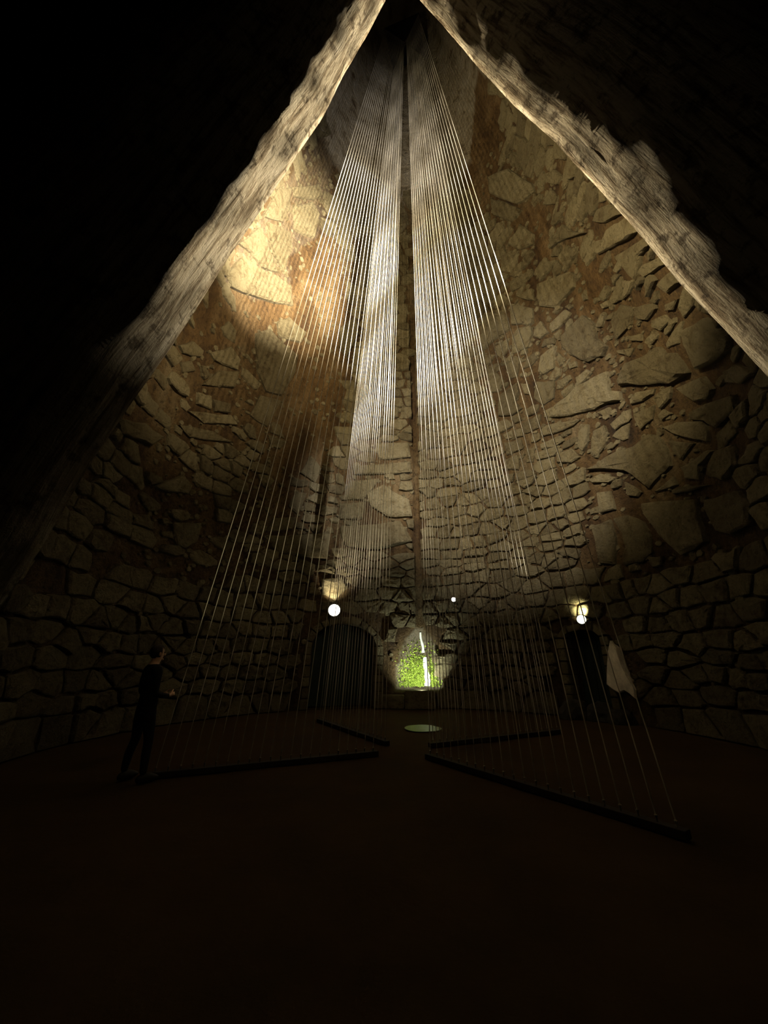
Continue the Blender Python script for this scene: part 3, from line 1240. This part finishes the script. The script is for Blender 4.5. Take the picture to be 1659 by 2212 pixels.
# ------------------------------------------------------------------ mossy niche
def niche():
    zc = 0.6
    c = wallpt(NICHE_A, 0)
    out = Vector((math.sin(NICHE_A), math.cos(NICHE_A), 0))
    rt = Vector((math.cos(NICHE_A), -math.sin(NICHE_A), 0))
    # kerb block in front of it
    rr = random.Random(9)

    def block(u, d, w, dep, h, name, label):
        bm = bmesh.new()
        box(bm, w, dep, h, Matrix.Translation((0, 0, h / 2)), 0.03)
        bmesh.ops.subdivide_edges(bm, edges=bm.edges[:], cuts=1)
        for v in bm.verts:
            v.co += Vector((rr.uniform(-1, 1), rr.uniform(-1, 1), rr.uniform(-1, 1) if v.co.z > 0.02 else 0)) * 0.012
        p = c + rt * u + out * d
        o = bm_obj(name, bm, M_STONE, None, (p.x, p.y, 0.0), (0, 0, -NICHE_A))
        tag(o, label, 'stone block')
    block(0.05, -0.42, 0.98, 0.42, 0.56, 'kerb_block', 'squared stone block in front of the glowing green niche')
    block(-0.98, -0.32, 0.95, 0.36, 0.40, 'kerb_block', 'low stone block between the arched doorway and the green niche')
    # lamp behind the kerb
    p = c + rt * 0.02 + out * -0.10
    root = empty('niche_lamp', (p.x, p.y, 0.40))
    tag(root, 'small floor lamp shining up into the mossy niche', 'lamp')
    q = Vector((out.x * 0.35, out.y * 0.35, 1)).to_track_quat('Z', 'Y').to_matrix().to_4x4()
    bm = bmesh.new()
    cyl(bm, 0.05, 0.08, 0.12, q @ Matrix.Translation((0, 0, 0.03)), 20)
    bm_obj('housing', bm, M_METAL, root)
    bm = bmesh.new()
    cyl(bm, 0.07, 0.07, 0.012, q @ Matrix.Translation((0, 0, 0.095)), 20)
    bm_obj('lens', bm, M_LENS_N, root)
    bm = bmesh.new()
    cyl(bm, 0.02, 0.03, 0.42, Matrix.Translation((0, 0, -0.19)), 10)
    bm_obj('stem', bm, M_METAL, root)
    # moss and fern leaves on the hollow
    V, Fc = [], []
    for _ in range(5200):
        u = rr.gauss(0.0, 0.34)
        z = 0.62 + abs(rr.gauss(0, 0.62))
        if z > 2.45 or abs(u) > 0.8:
            continue
        if rr.random() < (z - 0.6) / 2.6 or (0.12 < u < 0.34 and rr.random() < 0.75):
            continue
        a = NICHE_A + u / R0
        base = wallpt(a, z, disp(a, z) - push(a, z) + 0.01)
        l = rr.uniform(0.035, 0.10)
        w = l * rr.uniform(0.25, 0.5)
        d = (-out * rr.uniform(0.3, 1.0) + rt * rr.uniform(-0.8, 0.8) + Vector((0, 0, rr.uniform(-0.9, 0.9)))).normalized()
        s = d.cross(Vector((rr.uniform(-1, 1), rr.uniform(-1, 1), rr.uniform(-1, 1)))).normalized()
        b = len(V)
        V += [base, base + d * l * 0.5 + s * w, base + d * l, base + d * l * 0.5 - s * w]
        Fc += [(b, b + 1, b + 2, b + 3)]
    o = mesh_obj('moss', V, Fc, M_MOSS)
    tag(o, 'bright green moss and small leaves filling the lit niche', 'moss', kind='stuff')
    # pale mineral streaks where water runs
    for (u0, z0, z1, w, nm, lab) in ((0.24, 0.62, 1.60, 0.13, 'mineral_streak', 'long white streak of running water inside the green niche'),
                                     (0.12, 1.75, 2.45, 0.07, 'mineral_streak', 'short white water streak above the green moss')):
        V, Fc = [], []
        n = 16
        for k in range(n + 1):
            t = k / n
            z = z0 + (z1 - z0) * t
            u = u0 - 0.06 * t + 0.02 * math.sin(6 * t)
            ww = w * (1 - 0.45 * t) * (0.8 + 0.35 * noise.noise(Vector((z * 5, u0 * 9, 0))))
            for s, lift in ((-1, 0.0), (-0.5, 0.035), (0.5, 0.035), (1, 0.0)):
                a = NICHE_A + (u + ww * s) / R0
                V.append(wallpt(a, z, disp(a, z) - push(a, z) + 0.03 + lift))
        for k in range(n):
            for i in range(3):
                Fc.append((k * 4 + i, k * 4 + i + 1, k * 4 + 5 + i, k * 4 + 4 + i))
        o = mesh_obj(nm, V, Fc, M_WATER, smooth=True)
        tag(o, lab, 'water streak')


niche()

# wet patch on the floor in front of the niche
pc = ground(912, 1574)
V = [(0, 0, 0.016)]
for k in range(40):
    t = 2 * math.pi * k / 40
    r = 1 + 0.12 * noise.noise(Vector((math.cos(t) * 1.5, math.sin(t) * 1.5, 4)))
    V.append((0.42 * r * math.cos(t), 0.52 * r * math.sin(t), 0.012))
M_WET = simple('wet_earth', (0.05, 0.036, 0.016), 0.42, vary=0.3, scale=4, bmp=0.15, bd=0.01, spec=0.5)
o = mesh_obj('puddle', V, [(0, k, k % 40 + 1) for k in range(1, 41)], M_WET, smooth=True)
o.location = (pc.x, pc.y, 0.0)
tag(o, 'shallow wet patch on the floor reflecting the green niche', 'puddle')

# lamplight cast beside the narrow doorway, built as a pale raised slab
def light_patch():
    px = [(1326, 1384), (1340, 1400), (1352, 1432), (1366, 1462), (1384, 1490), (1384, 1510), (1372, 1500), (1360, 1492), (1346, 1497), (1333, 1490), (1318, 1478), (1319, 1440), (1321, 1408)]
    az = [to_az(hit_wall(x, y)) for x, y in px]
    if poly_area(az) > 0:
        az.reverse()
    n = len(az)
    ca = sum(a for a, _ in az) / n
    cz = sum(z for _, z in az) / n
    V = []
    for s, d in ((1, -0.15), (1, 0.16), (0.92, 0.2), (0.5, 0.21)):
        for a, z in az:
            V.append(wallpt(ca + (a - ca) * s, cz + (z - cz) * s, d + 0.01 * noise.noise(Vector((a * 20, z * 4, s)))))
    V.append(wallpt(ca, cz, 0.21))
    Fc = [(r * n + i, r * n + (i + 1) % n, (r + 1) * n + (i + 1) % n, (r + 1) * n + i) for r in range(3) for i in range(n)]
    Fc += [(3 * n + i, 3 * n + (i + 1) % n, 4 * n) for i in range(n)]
    o = mesh_obj('light_patch', V, Fc, M_LIGHT_PATCH, shell)
    tag(o, 'pale triangular patch of cast lamplight built as a slab')


light_patch()

# dark boulders heaped at the foot of the narrow doorway
def boulder(px, py, r, label, seed):
    p = ground(px, py)
    p += (Vector((CENT.x, CENT.y, 0)) - p).normalized() * 0.42
    bm = bmesh.new()
    bmesh.ops.create_icosphere(bm, subdivisions=3, radius=1.0)
    for v in bm.verts:
        n = v.co.normalized()
        k = 1 + 0.25 * noise.noise(n * 1.4 + Vector((seed, 0, 0))) + 0.12 * noise.noise(n * 3.1 + Vector((0, seed, 0)))
        v.co = Vector((n.x * r[0], n.y * r[1], n.z * r[2])) * k
        v.co.z = max(v.co.z, -r[2] * 0.35)
    o = bm_obj('boulder', bm, M_DARKROCK, None, (p.x, p.y, r[2] * 0.35 - 0.02))
    tag(o, label, 'rock', 'dark boulders by the right doorway')


boulder(1262, 1549, (0.44, 0.36, 0.40), 'leftmost dark boulder at the foot of the narrow right doorway', 2.0)
boulder(1318, 1553, (0.40, 0.36, 0.34), 'middle dark boulder of three at the foot of the narrow right doorway', 5.5)
boulder(1368, 1560, (0.38, 0.33, 0.27), 'rightmost dark boulder below the pale triangular light patch', 9.3)

# ------------------------------------------------------------------ person
M_SKIN = simple('skin', (0.55, 0.36, 0.26), 0.55, vary=0.08, scale=10, bmp=0.1)
M_JACKET = simple('black_jacket', (0.012, 0.012, 0.014), 0.9, vary=0.3, scale=20, spec=0.1)
M_TROUSER = simple('dark_trousers', (0.014, 0.014, 0.018), 0.9, vary=0.3, scale=20, spec=0.1)
M_HAIR = simple('dark_hair', (0.015, 0.010, 0.008), 0.6, vary=0.4, scale=40)
M_SHOE = simple('black_shoe', (0.010, 0.010, 0.010), 0.6, vary=0.3, scale=20)


def build_person():
    g = ground(284, 1690)
    yaw = math.radians(-38)              # facing the strings: local +Y turned towards +X
    root = empty('person', (g.x, g.y, 0), (0, 0, yaw))
    tag(root, 'person in dark clothes standing at the left end of a floor beam', 'person')
    K = 0.975
    verts, edges, radii = [], [], []

    def add(p, r, parent=None):
        verts.append(Vector(p) * K)
        radii.append(r if isinstance(r, tuple) else (r, r))
        i = len(verts) - 1
        if parent is not None:
            edges.append((parent, i))
        return i
    pel = add((0, 0, 0.95), (0.165, 0.115))
    ab = add((0, 0.01, 1.10), (0.15, 0.105), pel)
    ch = add((0, 0.0, 1.28), (0.17, 0.12), ab)
    sh = add((0, -0.015, 1.42), (0.12, 0.085), ch)
    nk = add((0, -0.005, 1.50), (0.055, 0.058), sh)
    h1 = add((0, 0.02, 1.565), (0.062, 0.075), nk)
    h2 = add((0, 0.02, 1.63), (0.074, 0.092), h1)
    h3 = add((0, 0.01, 1.70), (0.066, 0.085), h2)
    add((0, 0.005, 1.735), (0.035, 0.045), h3)
    for s, (fx, fy) in ((-1, (-0.20, -0.02)), (1, (0.13, 0.08))):
        hip = add((0.095 * s, 0, 0.90), (0.10, 0.105), pel)
        th = add((0.11 * s * 0.6 + fx * 0.35, 0.01 + fy * 0.3, 0.70), (0.085, 0.09), hip)
        kn = add((0.1 * s * 0.3 + fx * 0.65, 0.02 + fy * 0.6, 0.49), (0.062, 0.066), th)
        cf = add((fx * 0.85 + 0.03 * s, fy * 0.8 - 0.01, 0.33), (0.06, 0.064), kn)
        an = add((fx + 0.02 * s, fy - 0.02, 0.09), (0.045, 0.048), cf)
        # arm bent, hand resting in front of the body
        so = add((0.185 * s, -0.01, 1.40), (0.062, 0.062), sh)
        ua = add((0.225 * s, -0.02, 1.25), (0.052, 0.054), so)
        el = add((0.235 * s, -0.02, 1.09), (0.044, 0.046), ua)
        fa = add((0.19 * s, 0.12, 1.06), (0.040, 0.040), el)
        wr = add((0.12 * s, 0.235, 1.05), (0.028, 0.024), fa)
        pm = add((0.085 * s, 0.285, 1.055), (0.036, 0.022), wr)
        pe = add((0.06 * s, 0.32, 1.055), (0.034, 0.018), pm)
        for q, (oz, ln) in enumerate(((0.030, 0.070), (0.010, 0.080), (-0.010, 0.075), (-0.030, 0.058))):
            f0 = add((0.055 * s, 0.328, 1.055 + oz), 0.0095, pe)
            f1 = add((0.055 * s - ln * 0.45 * s, 0.328 + ln * 0.30, 1.052 + oz * 1.1), 0.0088, f0)
            add((0.055 * s - ln * 0.95 * s, 0.328 + ln * 0.18, 1.040 + oz * 1.1), 0.0078, f1)
        t0 = add((0.085 * s, 0.285, 1.095), 0.012, pm)
        t1 = add((0.065 * s, 0.305, 1.118), 0.0105, t0)
        add((0.04 * s, 0.32, 1.125), 0.009, t1)
    me = bpy.data.meshes.new('body')
    me.from_pydata([tuple(v) for v in verts], edges, [])
    o = bpy.data.objects.new('body', me)
    C.objects.link(o)
    md = o.modifiers.new('skin', 'SKIN')
    md.use_smooth_shade = True
    sk = me.skin_vertices[0].data
    for i, r in enumerate(radii):
        sk[i].radius = (r[0] * K, r[1] * K)
        sk[i].use_root = (i == 0)
    sb = o.modifiers.new('sub', 'SUBSURF')
    sb.levels = 2
    sb.render_levels = 2
    dg = bpy.context.evaluated_depsgraph_get()
    nm = bpy.data.meshes.new_from_object(o.evaluated_get(dg))
    bpy.data.objects.remove(o)
    nm.name = 'body'
    nm.materials.clear()
    for m in (M_SKIN, M_JACKET, M_TROUSER):
        nm.materials.append(m)
    for p in nm.polygons:
        c = p.center / K
        p.use_smooth = True
        hand = c.y > 0.225 and 0.95 < c.z < 1.2
        if c.z > 1.485 or hand:
            p.material_index = 0
        elif c.z > 0.93:
            p.material_index = 1
        else:
            p.material_index = 2
    b = bpy.data.objects.new('body', nm)
    b.parent = root
    C.objects.link(b)
    # hair cap
    bm = bmesh.new()
    bmesh.ops.create_uvsphere(bm, u_segments=24, v_segments=16, radius=1.0)
    for v in bm.verts:
        n = v.co.copy()
        v.co = Vector((n.x * 0.088, n.y * 0.112, n.z * 0.108))
        v.co *= 1 + 0.05 * noise.noise(n * 4)
    dele = [v for v in bm.verts if v.co.y > 0.045 - 0.0 and v.co.z < 0.055 or v.co.z < -0.085 and v.co.y > -0.02]
    bmesh.ops.delete(bm, geom=dele, context='VERTS')
    bm_obj('hair', bm, M_HAIR, root, (0, 0.008 * K, 1.655 * K), smooth=True)
    # face: nose, ears, eyes, mouth
    bm = bmesh.new()
    bmesh.ops.create_icosphere(bm, subdivisions=2, radius=1, matrix=Matrix.Translation((0, 0.112, 1.622)) @ Matrix.Diagonal((0.014, 0.022, 0.026, 1)))
    for s in (-1, 1):
        bmesh.ops.create_icosphere(bm, subdivisions=2, radius=1, matrix=Matrix.Translation((0.083 * s, 0.012, 1.625)) @ Matrix.Diagonal((0.010, 0.020, 0.032, 1)))
    bmesh.ops.create_icosphere(bm, subdivisions=2, radius=1, matrix=Matrix.Translation((0, 0.088, 1.548)) @ Matrix.Diagonal((0.03, 0.022, 0.02, 1)))
    bmesh.ops.scale(bm, vec=(K, K, K), verts=bm.verts)
    bm_obj('face', bm, M_SKIN, root, smooth=True)
    M_LIP = simple('lips', (0.35, 0.13, 0.10), 0.5, vary=0.1, bmp=0)
    bm = bmesh.new()
    bmesh.ops.create_icosphere(bm, subdivisions=2, radius=1, matrix=Matrix.Translation((0, 0.098, 1.578)) @ Matrix.Diagonal((0.024, 0.010, 0.008, 1)))
    bmesh.ops.scale(bm, vec=(K, K, K), verts=bm.verts)
    bm_obj('mouth', bm, M_LIP, root, smooth=True)
    M_EYE = simple('eye', (0.08, 0.06, 0.05), 0.2, vary=0.1, bmp=0)
    for s in (-1, 1):
        bm = bmesh.new()
        bmesh.ops.create_icosphere(bm, subdivisions=2, radius=0.011, matrix=Matrix.Translation((0.03 * s, 0.099, 1.645)))
        bmesh.ops.scale(bm, vec=(K, K, K), verts=bm.verts)
        bm_obj('eye', bm, M_EYE, root, smooth=True)
    # shoes
    for s, (fx, fy) in ((-1, (-0.20, -0.02)), (1, (0.13, 0.08))):
        bm = bmesh.new()
        bmesh.ops.create_uvsphere(bm, u_segments=20, v_segments=12, radius=1.0)
        for v in bm.verts:
            n = v.co.copy()
            y = n.y * 0.14
            hgt = 0.07 - 0.035 * max(0, n.y)
            v.co = Vector((n.x * (0.047 + 0.008 * max(0, n.y)), y, max(-0.045, n.z * hgt)))
        bm_obj('shoe', bm, M_SHOE, root, ((fx + 0.02 * s) * K, (fy + 0.045) * K, 0.045), (0, 0, -0.12 * s), smooth=True)


build_person()
